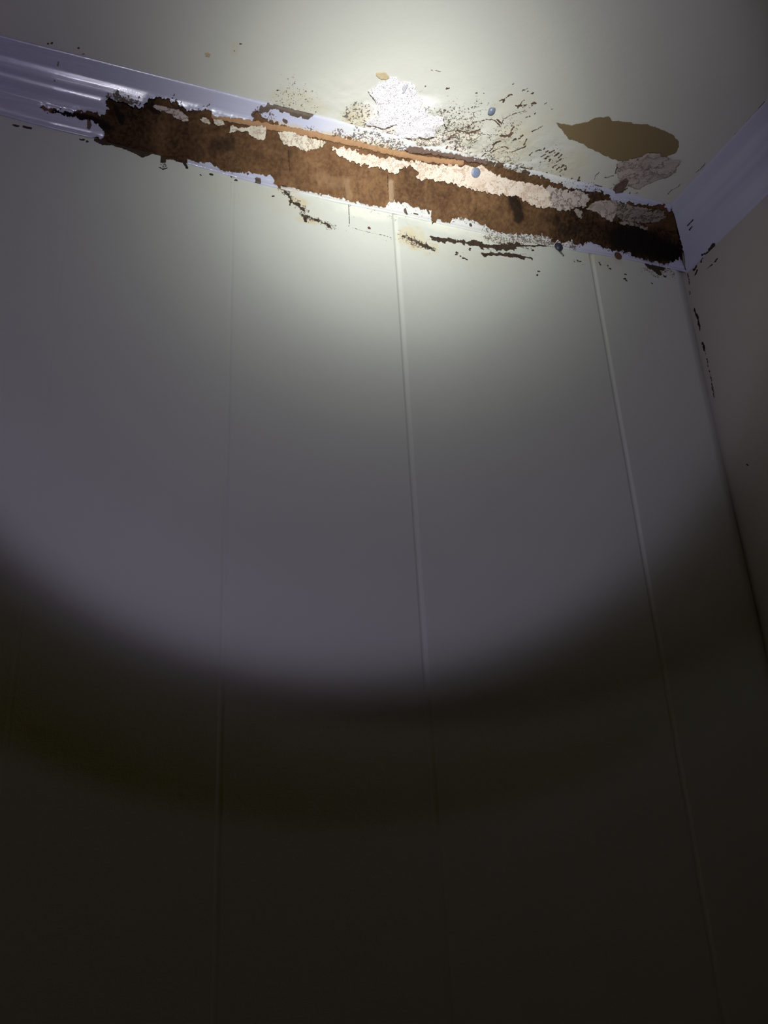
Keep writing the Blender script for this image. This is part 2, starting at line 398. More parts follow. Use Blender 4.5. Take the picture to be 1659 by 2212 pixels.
for p, ru, rv, v in [((262,212),.030,.13,.85),((575,250),.03,.18,.75),((620,262),.012,.08,.5),((690,285),.05,.08,.6),((750,292),.05,.1,.8),((800,300),.06,.14,.9),
                     ((850,310),.04,.12,.9),((1010,334),.05,.10,.5),((1240,400),.06,.12,.6),((1150,515),.10,.16,.9),((1220,530),.04,.12,.8),((900,458),.05,.1,.5),
                     ((860,452),.03,.1,.4),((1060,500),.03,.12,.75),((500,380),.02,.05,.15),((425,236),.02,.08,.5),((1280,406),.03,.12,.7)]:
    c_ = on_cove(*p)
    x = (cv.U - c_[0]) / ru; y = (cv.V - c_[1]) / rv; d = np.hypot(x, y) + (fbm(cv.U * 50, cv.V * 7, 5) - .5) * .8
    cv.at['speck'] = np.maximum(cv.at['speck'], v * (1 - sstep(.5, 1.1, d)))
xa, xb, xc, xd = [on_cove(*p)[0] for p in ((700,290),(1250,408),(590,402),(1240,532))]
cv.at['white'] = np.maximum(cv.at['white'], .85 * sstep(xa - .06, xa + .08, cv.U) * (1 - sstep(xb - .05, xb + .04, cv.U)) * (cv.V < .5))
cv.at['white'] = np.maximum(cv.at['white'], .95 * sstep(xc - .01, xc + .08, cv.U) * (1 - sstep(xd - .03, xd + .02, cv.U)) * (cv.V > .5))
def cstroke(key, pts, w, val=1, rough=.5):
    P = [(a, b * .125) for a, b in cc(*pts)]
    d = segdist(P, cv.U, cv.V * .125) / w + (fbm(cv.U * 160, cv.V * 20, 7) - .5) * 2 * rough
    cv.at[key] = np.maximum(cv.at[key], val * (1 - sstep(.6, 1.15, d)))
cstroke('mark', [(190,258),(193,270),(192,276)], .0035)
cstroke('mark', [(565,236),(590,230),(612,234),(640,243),(665,250),(672,243)], .0048, 1, .9)
cstroke('mark', [(548,246),(556,240)], .004)
cstroke('mark', [(614,258),(620,261)], .003)
cstroke('stain', [(560,262),(600,266),(660,280),(760,300),(860,322)], .006, .7)
cstroke('mark', [(126,132),(124,142)], .0008, 1, .3)
cstroke('mark', [(117,173),(118,174)], .0012, 1, .3)
cstroke('mark', [(925,452),(928,462)], .0025)
cstroke('mark', [(1017,486),(1018,488)], .003, 1, .3)
cstroke('mark', [(876,455),(878,462)], .003)
cstroke('mark', [(895,462),(903,464)], .002)
cstroke('mark', [(555,388),(560,389),(559,398),(554,397)], .0036, 1, .5)
cstroke('stain', [(600,400),(640,420)], .006, .6)
for p in [(300,212),(372,213),(380,217),(392,222),(440,230),(448,229),(452,226),(376,205)]: cstroke('mark', [p, (p[0] + 2, p[1] - 3)], .0011, 1, .4)
for _ in range(60):
    a = random.gauss(262, 16); b = 222 - abs(random.gauss(0, 9)) + (a - 262) * .2
    cstroke('mark', [(a, b), (a + random.uniform(-2, 5), b - random.uniform(1, 6))], random.uniform(.0007, .0015), 1, .5)
trim1 = struct(cv.build('trim_1', cove_fn, M_cove, thick=.0028))
trim1['label'] = 'lavender white gloss cornice along the back wall, broken open by rot'

# ------------------------------------------------------------------ the rotten core behind it
def ridge(s, s0=.50): return np.where(s < s0, s / s0, (1 - s) / (1 - s0))
def core_fn(x, s, h, off=0.0):
    zb = -zbot(x); y = -LEG * (1 - s); z = -zb * s
    l = math.hypot(LEG, LEG)
    deep = .0075 + .026 * sstep(-.24, -.05, x) + .010 * sstep(-1.02, -1.17, x)
    s0 = .36
    k = -(.004 + deep * ridge(s, s0) ** .8 * 1.5) * np.minimum(1, np.minimum(s, 1 - s) * 14 + .35) + h
    y = np.minimum(y - LEG / l * k, -.0006); z = np.minimum(z - LEG / l * k, -.0006)
    return V3(np.minimum(x, -.003), y - LEG / l * off, z - LEG / l * off)
us = dense(-1.32, -.002, -1.31, -.003, .0016, .05)
core = Surf(us, np.linspace(.0, 1.0, 74), jit=.3, seed=8)
core.at['h'] = (fbm(core.U * 30, core.V * 3.5, 60, 5) - .5) * .007 + (fbm(core.U * 160, core.V * 20, 90, 3) - .5) * .0022
def kstroke(key, pts, w, val=1, rough=.5, lift=0):
    P = [(a, b * .125) for a, b in cc(*pts)]
    d = segdist(P, core.U, core.V * .125) / w + (fbm(core.U * 90, core.V * 11, 7) - .5) * 2 * rough
    q = val * (1 - sstep(.55, 1.2, d)); core.at[key] = np.maximum(core.at[key], q); core.at['h'] += q * lift
kstroke('white', [(345,216),(380,227)], .005, .35, .6)
kstroke('speck', [(884,322),(950,332),(1050,352),(1130,380),(1200,402),(1270,410)], .006, .35, .6)
kstroke('stain', [(848,395),(848,432)], .0065, .9, .25)
kstroke('stain', [(752,395),(756,422)], .007, .6, .5)
kstroke('stain', [(700,388),(740,400)], .012, .3, .9)
kstroke('mark', [(841,378),(842,432)], .0007, .9, .3); kstroke('mark', [(626,322),(628,368)], .0007, .8, .3)
kstroke('mark', [(1113,430),(1122,450),(1126,470)], .013, .8, .5)
kstroke('mark', [(465,315),(488,312)], .014, .55, .9)
kstroke('speck', [(1260,480),(1300,510),(1390,530),(1460,540)], .045, 1, .4)  # shade of the cavity's right end, painted dark
kstroke('mark', [(1345,515),(1400,525),(1470,555)], .030, 1, .3)  # its deepest part painted black as shade
kstroke('mark', [(1195,470),(1230,500),(1260,490)], .010, .45, 1.0)
kstroke('mark', [(120,243),(160,250),(200,258),(232,275)], .008, 1, .4)  # darkness inside the left slit, painted on
kstroke('mark', [(252,235),(262,262)], .005, 1, .4)
kstroke('mark', [(330,225),(322,232),(345,243)], .004, .8, .6)
for x0, x1, v in [(205, 345, .93), (345, 430, .78), (430, 520, .50), (520, 600, .2), (1100, 1200, .40), (1200, 1300, .85)]:  # rot colour and recess shade painted together, darker toward the ends
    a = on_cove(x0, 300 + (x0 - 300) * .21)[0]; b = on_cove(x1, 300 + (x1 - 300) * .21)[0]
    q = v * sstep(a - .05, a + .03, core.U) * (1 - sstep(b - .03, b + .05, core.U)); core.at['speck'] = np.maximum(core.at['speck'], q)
# a faint purple-brown tone right of the joint
q = .22 * sstep(on_cove(858, 410)[0] - .004, on_cove(858, 410)[0] + .004, core.U); core.at['speck'] = np.maximum(core.at['speck'], q)
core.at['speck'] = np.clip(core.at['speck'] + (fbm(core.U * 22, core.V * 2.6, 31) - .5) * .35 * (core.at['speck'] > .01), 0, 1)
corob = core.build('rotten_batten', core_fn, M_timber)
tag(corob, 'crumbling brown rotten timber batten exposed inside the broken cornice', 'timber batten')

def core_off(off):
    def fn(x, s, h): 
        return core_fn(x, s, h * .3, off + h * .7)
    return fn
def strip_on_core(pts, w, name, label, mat, off, amp, seed, rough=.35):
    P = [(a, b * .125) for a, b in cc(*pts)]; xs = [p[0] for p in P]; ss = [p[1] / .125 for p in P]
    g = Surf(np.arange(min(xs) - .012, max(xs) + .012, .0013), np.arange(max(.004, min(ss) - w * 12), min(.985, max(ss) + w * 12), .010), jit=.5, seed=seed)
    d = segdist(P, g.U, g.V * .125) / w + (fbm(g.U * 130, g.V * 16, seed) - .5) * 2 * rough
    g.kill = d > 1
    g.at['h'] = (fbm(g.U * 60, g.V * 7, seed + 4) - .4) * amp - np.clip(d, 0, 1) ** 2 * .0015
    o = g.build(name, core_off(off), mat, corob, thick=.0015); o['label'] = label
    return o
strip_on_core([(462,251),(550,267),(640,283),(700,295),(760,308),(830,325),(900,340),(960,349),(1000,352)], .0047, 'edge_strip', 'orange raw timber edge under the cornice top', M_edge, .0030, .003, 51, .6)
strip_on_core([(884,322),(950,331),(1000,340),(1050,350)], .0045, 'torn_lining', 'purplish brown torn strip along the ceiling joint', M_torn, .0050, .003, 52, .8)
strip_on_core([(848,396),(848,431)], .0058, 'splinter', 'pale upright splinter beside the joint', M_splint, .0015, .001, 53, .3)

# ------------------------------------------------------------------ flakes of old plaster still clinging to the batten
def remnant(poly_px, name, label, mat, off=.003, amp=.0020, seed=1, thick=.0016, group=None, res=.0012, jag=.006):
    poly = [on_cove(*p) for p in poly_px]
    xs = [p[0] for p in poly]; ss = [p[1] for p in poly]
    g = Surf(np.arange(min(xs) - .006, max(xs) + .006, res), np.arange(max(0.012, min(ss) - .05), min(.985, max(ss) + .05), .011), jit=.6, seed=seed)
    nz1 = fbm(g.U * 180, g.V * 22, seed, 3) - .5; nz2 = fbm(g.U * 180, g.V * 22, seed + 50, 3) - .5
    g.kill = ~inside(poly, g.U + nz1 * jag * 2, g.V + nz2 * jag * 16)
    g.at['h'] = (fbm(g.U * 45, g.V * 5, seed + 7, 4) - .35) * amp
    o = g.build(name, core_off(off), mat, thick=thick)
    return tag(o, label, 'plaster flake', group)
G = 'plaster flakes clinging inside the broken cornice'
remnant([(330,229),(344,224),(363,229),(387,234),(401,245),(410,256),(409,264),(395,264),(384,256),(374,250),(363,244),(346,240),(336,237)], 'plaster_flake',
        'grey plaster flake nearest the left end of the rotten opening', M_pl_grey, .004, seed=11, group=G, jag=.003)
remnant([(433,258),(441,252),(452,257),(457,269),(445,269)], 'plaster_flake', 'tiny grey plaster flake between the leftmost flake and its neighbour', M_pl_cream, .004, seed=12, group=G, jag=.002)
remnant([(460,257),(482,257),(487,270),(471,273),(463,268)], 'plaster_flake', 'small squarish plaster flake just left of the forked cream flake', M_pl_cream, .004, seed=13, group=G, jag=.002)
remnant([(494,288),(501,267),(515,275),(536,277),(544,272),(577,272),(576,286),(572,302),(561,305),(542,294),(534,286),(517,283)], 'plaster_flake',
        'forked cream plaster flake left of where the orange edge begins', M_pl_cream, .004, seed=14, group=G, jag=.003)
remnant([(600,282),(630,285),(663,292),(674,297),(709,306),(701,315),(690,324),(674,326),(663,328),(648,321),(617,315),(611,305)], 'plaster_flake',
        'bright pointed plaster flake under the orange batten edge', M_pl_cream, .004, seed=15, group=G, jag=.003)
remnant([(717,320),(744,315),(771,325),(817,338),(853,342),(907,348),(943,355),(1006,357),(1045,360),(1066,373),(1097,385),(1142,394),(1181,404),(1188,409),
         (1192,430),(1198,448),(1181,450),(1150,444),(1127,436),(1130,426),(1097,424),(1051,415),(1006,406),(979,397),(943,391),(919,388),(897,388),(910,370),(886,361),
         (868,367),(855,379),(837,370),(819,364),(798,360),(771,352),(744,344),(730,334)], 'plaster_flake',
        'long pinkish plaster sheet with a nail head, biggest of the flakes', M_pl_pink, .0068, .0016, seed=16, group=G)
remnant([(1178,400),(1200,405),(1222,411),(1254,412),(1280,426),(1270,446),(1240,454),(1204,455),(1186,446),(1190,425)], 'plaster_flake',
        'marbled grey plaster flake touching the right tip of the long sheet', M_pl_grey, .004, seed=17, group=G)
remnant([(1272,452),(1283,438),(1306,431),(1338,434),(1341,460),(1327,482),(1308,472),(1292,460)], 'plaster_flake',
        'drooping grey plaster tongue near the dark right end of the cavity', M_pl_grey, .004, seed=18, group=G, jag=.003)
remnant([(1336,438),(1360,440),(1385,446),(1413,450),(1437,451),(1452,464),(1440,480),(1413,486),(1385,482),(1355,480),(1338,468)], 'plaster_flake',
        'dark marbled plaster flake in the right end corner of the cavity', M_pl_dark, .004, seed=19, group=G)
remnant([(1341,480),(1363,479),(1392,486),(1417,494),(1413,501),(1385,492),(1345,485)], 'plaster_flake',
        'thin curled sliver of plaster over the black end of the cavity', M_pl_dark, .010, seed=20, group=G, jag=.003)
remnant([(1242,455),(1251,451),(1263,457),(1261,475),(1251,467)], 'plaster_flake', 'small brownish plaster crumb under the marbled flake', M_pl_dark, .004, seed=21, group=G, jag=.003)

# ------------------------------------------------------------------ ceiling
cc_ = lambda *pp: [on_ceiling(*p) for p in pp]
us = dense(-3.2, 0.0, -1.40, -0.09, .0015, .06); vs = dense(-3.2, 0.0, -.46, -.088, .0015, .06)
ce = Surf(us, vs, jit=.3, seed=5)
ce.at['h'] = (fbm(ce.U * 5, ce.V * 5, 70) - .5) * .002
def cb(key, p, ru, rv, v, **k): ce.blob(key, on_ceiling(*p), ru, rv, v, **k)
# mould and flaking dots: (centre px, along, across, density)
for p, ru, rv, v in [((640,208),.045,.050,.55),((660,228),.035,.03,.45),((600,212),.02,.03,.4),((770,245),.030,.030,.75),((790,285),.05,.05,.80),((830,300),.06,.04,.9),
                     ((870,235),.055,.05,.6),((905,262),.06,.06,.6),((850,255),.04,.04,.4),((930,240),.02,.03,.7),((960,285),.05,.05,.8),((1000,275),.04,.04,.85),
                     ((910,310),.07,.03,.9),((985,310),.05,.04,.75),((1020,300),.03,.03,.4),((1020,250),.035,.05,.6),((985,250),.03,.05,.6),((1085,290),.03,.06,.6),((1110,315),.03,.04,.45),
                     ((1060,215),.05,.05,.15),((1130,230),.05,.06,.2),((1125,235),.02,.02,.55),((1185,345),.03,.05,.5),((1120,350),.05,.03,.45),((1200,370),.03,.03,.5),
                     ((1260,400),.05,.02,.6),((860,190),.03,.05,.2),((1150,380),.05,.02,.7),((700,120),.2,.1,.03),((1060,345),.05,.03,.7),((1340,400),.02,.03,.6)]:
    cb('speck', p, ru, rv, v, rough=.7, ns=45)
for p, ru, rv, v in [((775,252),.03,.03,.55),((640,222),.05,.03,.3),((1100,250),.05,.06,.22),((1110,310),.05,.06,.4),((1230,350),.05,.05,.3),((1200,260),.05,.05,.15),((1010,300),.06,.06,.25),
                     ((900,300),.1,.04,.35),((507,105),.01,.02,.3)]:
    cb('stain', p, ru, rv, v, rough=.5, ns=20)
for p, ru, rv, v in [((1180,370),.03,.04,.22),((1110,350),.04,.03,.15)]: cb('speck', p, ru * 1.4, rv * 1.4, v + .2, rough=.6)
for p, ru, rv in [((860,245),.06,.06),((830,300),.08,.03),((960,320),.09,.03)]: cb('white', p, ru, rv, .8, rough=.8, ns=25, edge=.4)
def cs(pts, w, val=1.0, rough=.6, wob=.003, key='mark'): ce.stroke(key, cc_(*pts), w * .6, val, rough * 1.15, ns=260, wob=wob)
# cracks and torn edges
cs([(795,197),(803,207),(812,219),(818,226)], .0016)
cs([(816,236),(819,244)], .0016); cs([(794,270),(810,273),(830,277),(845,270),(856,267)], .0035, .9)
cs([(852,290),(866,296),(888,297),(905,292),(925,296),(942,293)], .0032, .9)
cs([(792,300),(800,310),(812,300)], .006, .6); cs([(957,250),(960,264),(966,276)], .0018)
cs([(928,240),(920,247),(925,254)], .002, .6)
cs([(968,298),(975,290),(980,287)], .004, .9); cs([(985,280),(1010,283),(1035,278)], .004, .8, .9); cs([(1020,283),(1075,289)], .0012, .8)
cs([(1010,270),(1025,262),(1045,258)], .002, .8, .9); cs([(1050,256),(1068,260),(1080,272)], .0022, .9, .9)
cs([(1082,266),(1090,255),(1103,248),(1120,243),(1135,239)], .0015)
cs([(1120,232),(1128,219),(1133,217)], .002); cs([(1115,228),(1122,230),(1133,227),(1140,226)], .0022, .9, 1)
cs([(1084,291),(1100,288),(1110,272)], .003, 1, 1); cs([(1063,312),(1072,306),(1080,303)], .0042); cs([(1058,322),(1066,315)], .0022)
cs([(1060,325),(1075,318),(1090,315),(1097,320)], .0018); cs([(1083,268),(1078,262),(1073,258)], .002); cs([(1085,290),(1100,291),(1106,286)], .0045, .9, .9)
cs([(1105,325),(1118,320),(1132,315),(1134,312)], .0022); cs([(1130,310),(1137,299)], .003, .9, .9)
cs([(1150,283),(1162,278),(1172,272)], .0016); cs([(1128,197),(1140,191)], .0016); cs([(1080,218),(1090,214),(1098,204)], .0022, .9, 1)
cs([(1040,337),(1050,328)], .0022); cs([(1143,335),(1150,328)], .0022); cs([(1157,325),(1168,323)], .0018)
for p in [(1108,183),(1148,203),(1177,225),(1191,237),(1156,246),(1143,252),(1136,253),(1155,220),(918,186),(966,192),(963,193),(1027,202),(1043,203),(1018,233),(971,230),(959,235),
          (990,244),(1150,228),(1140,197),(1320,300),(104,96),(168,104),(178,117),(110,92),(600,195),(520,95),(507,110),(645,260)]:
    cs([p, (p[0] + random.uniform(1, 3), p[1] - random.uniform(0, 2))], random.uniform(.0012, .0028), 1, .5)
for p in [(1172,322),(1178,327),(1186,330),(1192,327),(1196,333),(1200,336),(1206,340),(1204,349),(1187,347),(1180,342),(1198,357),(1193,362),(1213,361),(1219,366),(1202,366),(1208,371),(1168,338),(1172,336),
          (1100,205),(1088,220),(1120,228),(1130,232),(1150,225),(1115,300),(1120,297),(1108,302),(1125,293)]:
    cs([p, (p[0] + random.uniform(2, 7), p[1] - random.uniform(1, 6))], random.uniform(.0016, .0032), 1, .8)
for _ in range(130):                                                  # crust specks near the joint
    t = random.random(); a = 900 + 480 * t; b = 322 + 115 * t - abs(random.gauss(3, 7))
    cs([(a, b), (a + random.uniform(1, 6), b - random.uniform(1, 6))], random.uniform(.001, .0028), 1, .7)
cs([(1284,386),(1287,378),(1293,372)], .0016); cs([(1306,383),(1323,380)], .0018, .8); cs([(1245,398),(1250,388),(1252,382)], .0025)
cs([(1262,405),(1285,400),(1300,403)], .004, .9, 1); cs([(1125,358),(1150,368),(1180,376),(1200,388)], .006, .75, 1); cs([(1090,352),(1060,346),(1000,336),(940,324)], .004, .7, 1)
cs([(1330,375),(1333,352)], .003, .6, 1)
cs([(1095,345),(1130,362),(1170,376),(1205,392)], .016, .72, 1.2, .004, 'speck'); cs([(1060,340),(1120,362),(1180,384),(1250,404)], .010, .9, 1.0, .004, 'speck')
cs([(1457,366),(1450,378),(1438,385),(1415,384),(1400,392),(1388,402)], .0018, 1, .4, .001)
# the open joint along the side cornice
cs([(1652,219),(1630,244),(1600,277),(1572,308)], .0012, 1, .4, .001); cs([(1524,352),(1512,366),(1503,373)], .0013, 1, .4, .001)
cs([(1442,420),(1452,410),(1462,406),(1473,396)], .0011, 1, .3, .001); cs([(1490,392),(1484,398)], .0012, 1, .4); cs([(930,151),(950,156)], .0008, .8)
# bubbled paint round the rot
bub = np.exp(-((ce.U - on_ceiling(980, 290)[0]) / .22) ** 2 - ((ce.V + .11) / .07) ** 2)
ce.at['h'] += -bub * (fbm(ce.U * 32, ce.V * 32, 77, 4)) * .010
struct(ce.build('ceiling', lambda x, y, h: V3(x, y, h), M_ceil))

def ceiling_patch(poly_px, name, label, mat, off=.0006, amp=.0, seed=1, cat='peeled patch', jag=.003, thick=.0012, kind_part=False, group=None):
    poly = cc_(*poly_px); xs = [p[0] for p in poly]; ys = [p[1] for p in poly]
    g = Surf(np.arange(min(xs) - .005, max(xs) + .005, .0013), np.arange(min(ys) - .005, max(ys) + .005, .0013), jit=.55, seed=seed)
    nz1 = fbm(g.U * 120, g.V * 120, seed, 3) - .5; nz2 = fbm(g.U * 120, g.V * 120, seed + 50, 3) - .5
    g.kill = ~inside(poly, g.U + nz1 * jag * 2, g.V + nz2 * jag * 2)
    base_h = (fbm(g.U * 5, g.V * 5, 70) - .5) * .002 - np.exp(-((g.U - on_ceiling(980, 290)[0]) / .22) ** 2 - ((g.V + .11) / .07) ** 2) * (fbm(g.U * 32, g.V * 32, 77, 4)) * .010
    g.at['h'] = base_h - off - fbm(g.U * 50, g.V * 50, seed + 3, 4) * amp
    o = g.build(name, lambda x, y, h: V3(x, y, h), mat, thick=-thick)
    return tag(o, label, cat, group)
ceiling_patch([(1201,265),(1235,270),(1245,267),(1272,262),(1289,252),(1316,252),(1322,260),(1356,264),(1403,270),(1444,284),(1464,301),(1469,314),(1460,331),(1440,338),(1400,342),
               (1383,342),(1349,349),(1332,347),(1302,334),(1275,321),(1248,306),(1228,301),(1215,284)], 'bare_patch',
              'olive brown bare patch on the ceiling where paint peeled off', M_bare, .0006, 0, 31, 'bare patch', .0022)
ceiling_patch([(1332,352),(1349,346),(1383,338),(1396,329),(1417,328),(1440,339),(1455,344),(1470,346),(1466,354),(1459,362),(1462,368),(1448,378),(1425,386),(1410,392),(1395,396),(1382,406),(1362,404),
               (1350,398),(1338,390),(1331,376)], 'plaster_patch', 'wrinkled pinkish grey plaster patch below the olive bare patch', M_pl_grey, .0012, .0035, 32, 'plaster patch', .004)
ceiling_patch([(794,196),(810,186),(819,177),(838,172),(844,164),(858,166),(863,174),(885,175),(897,186),(899,197),(893,207),(915,216),(908,230),(930,246),(957,249),(960,263),(943,274),(940,292),(904,291),
               (888,296),(864,296),(852,288),(857,268),(841,269),(832,276),(812,272),(794,269),(788,260),(807,255),(817,240),(814,224),(807,213),(800,205)], 'plaster_patch',
              'bright white flaking plaster patch in the middle of the torch beam', M_pl_white, .0008, .0012, 33, 'plaster patch', .003)
ceiling_patch([(811,155),(830,154),(840,163),(841,168),(836,172),(822,170),(811,161)], 'bare_patch', 'small beige leaf-shaped paint chip above the white plaster patch', M_chip, .0016, .001, 34, 'paint chip', .001)
ceiling_patch([(442,115),(449,112),(456,117),(453,124),(444,123)], 'bare_patch', 'tiny beige spot on the ceiling above the left cornice', M_chip, .0006, 0, 35, 'paint chip', .001)
ceiling_patch([(1322,402),(1330,392),(1345,384),(1352,380),(1358,388),(1352,402),(1343,412),(1328,414)], 'torn_lining', 'dark brown curl of torn lining below the wrinkled plaster patch', M_torn, .003, .008, 36, 'torn lining', .003)
ceiling_patch([(868,182),(884,176),(880,186),(874,196),(869,200)], 'loose_flake', 'small grey loose flake on the white plaster patch', plain('grey_flake', (.55, .55, .60), .8), .004, .001, 37, 'plaster flake', .001)  # flake in one even grey

# ------------------------------------------------------------------ back wall with grooved lining
cw = lambda *pp: [on_wall(*p) for p in pp]
grooves = [(-.9931, .0046, .0016), (-.6817, .0058, .0032), (-.2425, .0058, .0032), (-1.262, .004, .0002), (-1.66, .005, .002), (-2.06, .005, .002)]
us = dense(-3.2, 0.0, -1.40, 0.0, .0016, .06)
ex = np.concatenate([[g - w_, g - w_ * .62, g - w_ * .2, g + w_ * .3, g + w_ * .62, g + w_] for g, w_, d_ in grooves] + [[-.04, -.03, -.02, -.012, -.006]])
us = np.unique(np.round(np.concatenate([[u for u in us if all(abs(u - g) > w_ * 1.05 for g, w_, d_ in grooves)], ex]), 5))
vs = dense(-ROOM, 0.0, -.235, -.055, .0016, .035)
wl = Surf(us, vs)
for g, w_, d_ in grooves:
    wob = (fbm(wl.V * 14, wl.V * 0 + g * 31, 66) - .5) * .0
    t = np.abs(wl.U - g) / w_
    wl.at['h'] += np.where(t < 1, (1 - sstep(.30, 1.0, t)) * d_, 0)
# edge of the wall lining rounds back into the corner
wl.at['h'] += .013 * np.clip(1 + wl.U / .030, 0, 1) ** 1.6
wl.at['h'] += (fbm(wl.U * 3, wl.V * 3, 12) - .5) * .003 + (fbm(wl.U * 16, wl.V * 16, 15) - .5) * .0005
def ws(pts, w, val=1.0, rough=.6, key='mark', wob=.002): wl.stroke(key, cw(*pts), w, val, rough, wob=wob)
def wb(key, p, ru, rv, v, **k): wl.blob(key, on_wall(*p), ru, rv, v, **k)
wl.fill('mark', cw(*[p for p in HOLE_PX]), 1.0)
wb('speck', (352,357), .009, .010, .95, rough=.5); ws([(346,363),(352,366),(360,364)], .0014, 1, .8); ws([(397,350),(403,362)], .0035, 1, .6)
ws([(603,404),(625,425),(655,453)], .009, .9, 1.0, 'speck', .004); ws([(655,466),(684,476),(720,492)], .008, .85, 1.0, 'speck', .004)
ws([(603,404),(612,413),(625,425),(632,437),(644,445),(655,453)], .0036, .62, 1.5); ws([(628,434),(626,443)], .0018); ws([(637,440),(646,442)], .0036, 1, .6)
ws([(655,466),(668,468),(684,476),(700,482),(710,489)], .0034, .60, 1.5); ws([(660,478),(658,471)], .003)
wb('stain', (648,440), .022, .015, .8, rough=.5); wb('stain', (670,478), .03, .010, .7, rough=.6); wb('stain', (600,400), .015, .02, .4); wb('stain', (900,520), .05, .03, .7, rough=.7)
wb('stain', (620,440), .08, .04, .15); wb('stain', (1000,550), .15, .04, .12); wb('stain', (510,410), .12, .03, .12); wb('stain', (1300,560), .05, .03, .25)
for p, q, w_, v in [((705,488),(780,505),.006,.35),((780,505),(860,518),.007,.35),((760,462),(840,475),.010,.22),((760,440),(870,470),.012,.45),((870,512),(935,535),.011,.62),((770,460),(850,520),.02,.08)]:
    ws([p, q], w_ * 1.4, v, .9, 'speck')
wb('speck', (905,527), .034, .012, .95, rough=.9, ang=-.25); wb('speck', (650,445), .02, .012, .5, rough=.9)
ws([(875,512),(895,520),(920,532),(938,538)], .006, .58, 1.6); ws([(905,528),(938,536)], .003, .9, 1.2)
ws([(935,516),(965,519),(1000,523),(1040,530),(1075,536),(1105,537),(1120,530)], .0055, .9, 1.4); ws([(1005,524),(1060,533),(1110,533)], .0075, .85, 1.3); ws([(930,512),(945,516)], .004)
ws([(1110,532),(1150,531),(1190,530)], .0022, 1, .7); ws([(1045,549),(1085,549),(1145,558)], .0045, .72, 1.2); ws([(1100,548),(1143,557)], .0035, .8, 1.2)
for p, ru, rv, v in [((1090,520),.06,.014,.9),((1160,520),.06,.012,.8),((1225,528),.03,.012,.8),((1095,545),.07,.016,.55),((995,552),.03,.015,.35),((1250,566),.02,.01,.6),
                     ((1300,570),.03,.012,.5),((1420,590),.05,.015,.75),((1350,600),.04,.015,.3),((1180,570),.06,.03,.10),((410,352),.02,.01,.3),((1435,585),.03,.01,.9),((1160,590),.05,.03,.1)]:
    wb('speck', p, ru, rv, v, rough=.7)
for p in [(987,546),(1015,537),(1014,540),(1000,557),(1006,560),(984,550),(994,553),(1150,541),(1293,568),(1295,572),(1312,574),(1316,580),(1349,592),(1353,606),(1348,603),(1408,612),(1434,597),(1247,563),(1252,566),(1240,565),
          (1437,578),(1442,580),(797,493),(34,272),(37,272),(57,275),(63,276),(68,277),(173,301),(178,302),(187,305),(345,646),(352,648),(379,659),(603,789),(519,553),(518,553),(588,424),(454,377),(456,378),(508,390),
          (432,378),(544,1411),(520,1475),(1162,586),(370,655),(1160,594)]:
    ws([p, (p[0] + random.uniform(.5, 4), p[1] + random.uniform(-.5, 1))], random.uniform(.0013, .0026), 1, .5)
ws([(499,374),(500,382)], .002, 1, .4); ws([(753,437),(754,489)], .0009, .75, .3); ws([(754,490),(790,500),(850,514)], .0012, .5, .8)
ws([(30,270),(40,273)], .0022); ws([(52,274),(68,277)], .0026)
ws([(1425,590),(1400,575),(1432,580)], .006, .8, 1.2)
ws([(1208,538),(1216,552)], .004, .55, .8)  # shadow smear trailing from the dark nail head, painted on the wall
for p, ru, rv in [((970,492),.06,.018),((1040,510),.05,.02),((1120,512),.07,.016),((880,462),.05,.012),((790,458),.06,.02)]: wb('white', p, ru, rv, .85, rough=.3, ns=60, ang=.05)
for p, ru, rv, v in [((1060,505),.03,.010,.75),((1100,515),.05,.012,.85),((1170,518),.04,.010,.85),((965,482),.03,.008,.4)]: wb('speck', p, ru, rv, v, rough=.8)
def wall_fn(x, z, h): return V3(x, h, z)
struct(wl.build('wall_back', wall_fn, M_wall))

# ------------------------------------------------------------------ right wall
us = dense(-3.2, .02, -.14, 0.02, .0018, .05); vs = dense(-ROOM, 0.0, -.80, -.06, .0022, .05)
rw = Surf(us, vs)
rr = lambda *pp: [on_right(*p) for p in pp]
def rs(pts, w, val=1.0, rough=.6): rw.stroke('mark', rr(*pts), w * .9, val * .8, rough * 1.3, wob=.002)
rs([(1540,529),(1532,536),(1524,548)], .0045, 1, .9); rs([(1541,528),(1534,534)], .006); rs([(1520,552),(1515,565)], .0025, .9, 1.2); rs([(1549,560),(1538,572),(1527,582)], .0025, .8, 1.4); rs([(1505,575),(1499,582)], .003, .9, 1)
rs([(1505,585),(1502,592)], .0042, 1, .8)
rs([(1500,667),(1505,685),(1511,700),(1511,714)], .0022); rs([(1505,680),(1509,700)], .003); rs([(1517,741),(1521,752)], .0038); rs([(1521,755),(1524,765)], .002, .8, 1)
rs([(1527,775),(1533,806),(1540,840),(1544,866)], .0022, .7, 1.3); rs([(1613,1004),(1615,1005)], .0022); rs([(1486,588),(1489,615)], .0022, .8, 1.2); rs([(1490,630),(1490,637)], .0016)
rs([(1627,1285),(1629,1287)], .003)
rw.at['h'] = (fbm(rw.U * 4, rw.V * 4, 18) - .5) * .004
# the paint edge beside the corner steps out lower down
struct(rw.build('wall_right', lambda y, z, h: V3(h * 0 + h, y, z), M_wallr))

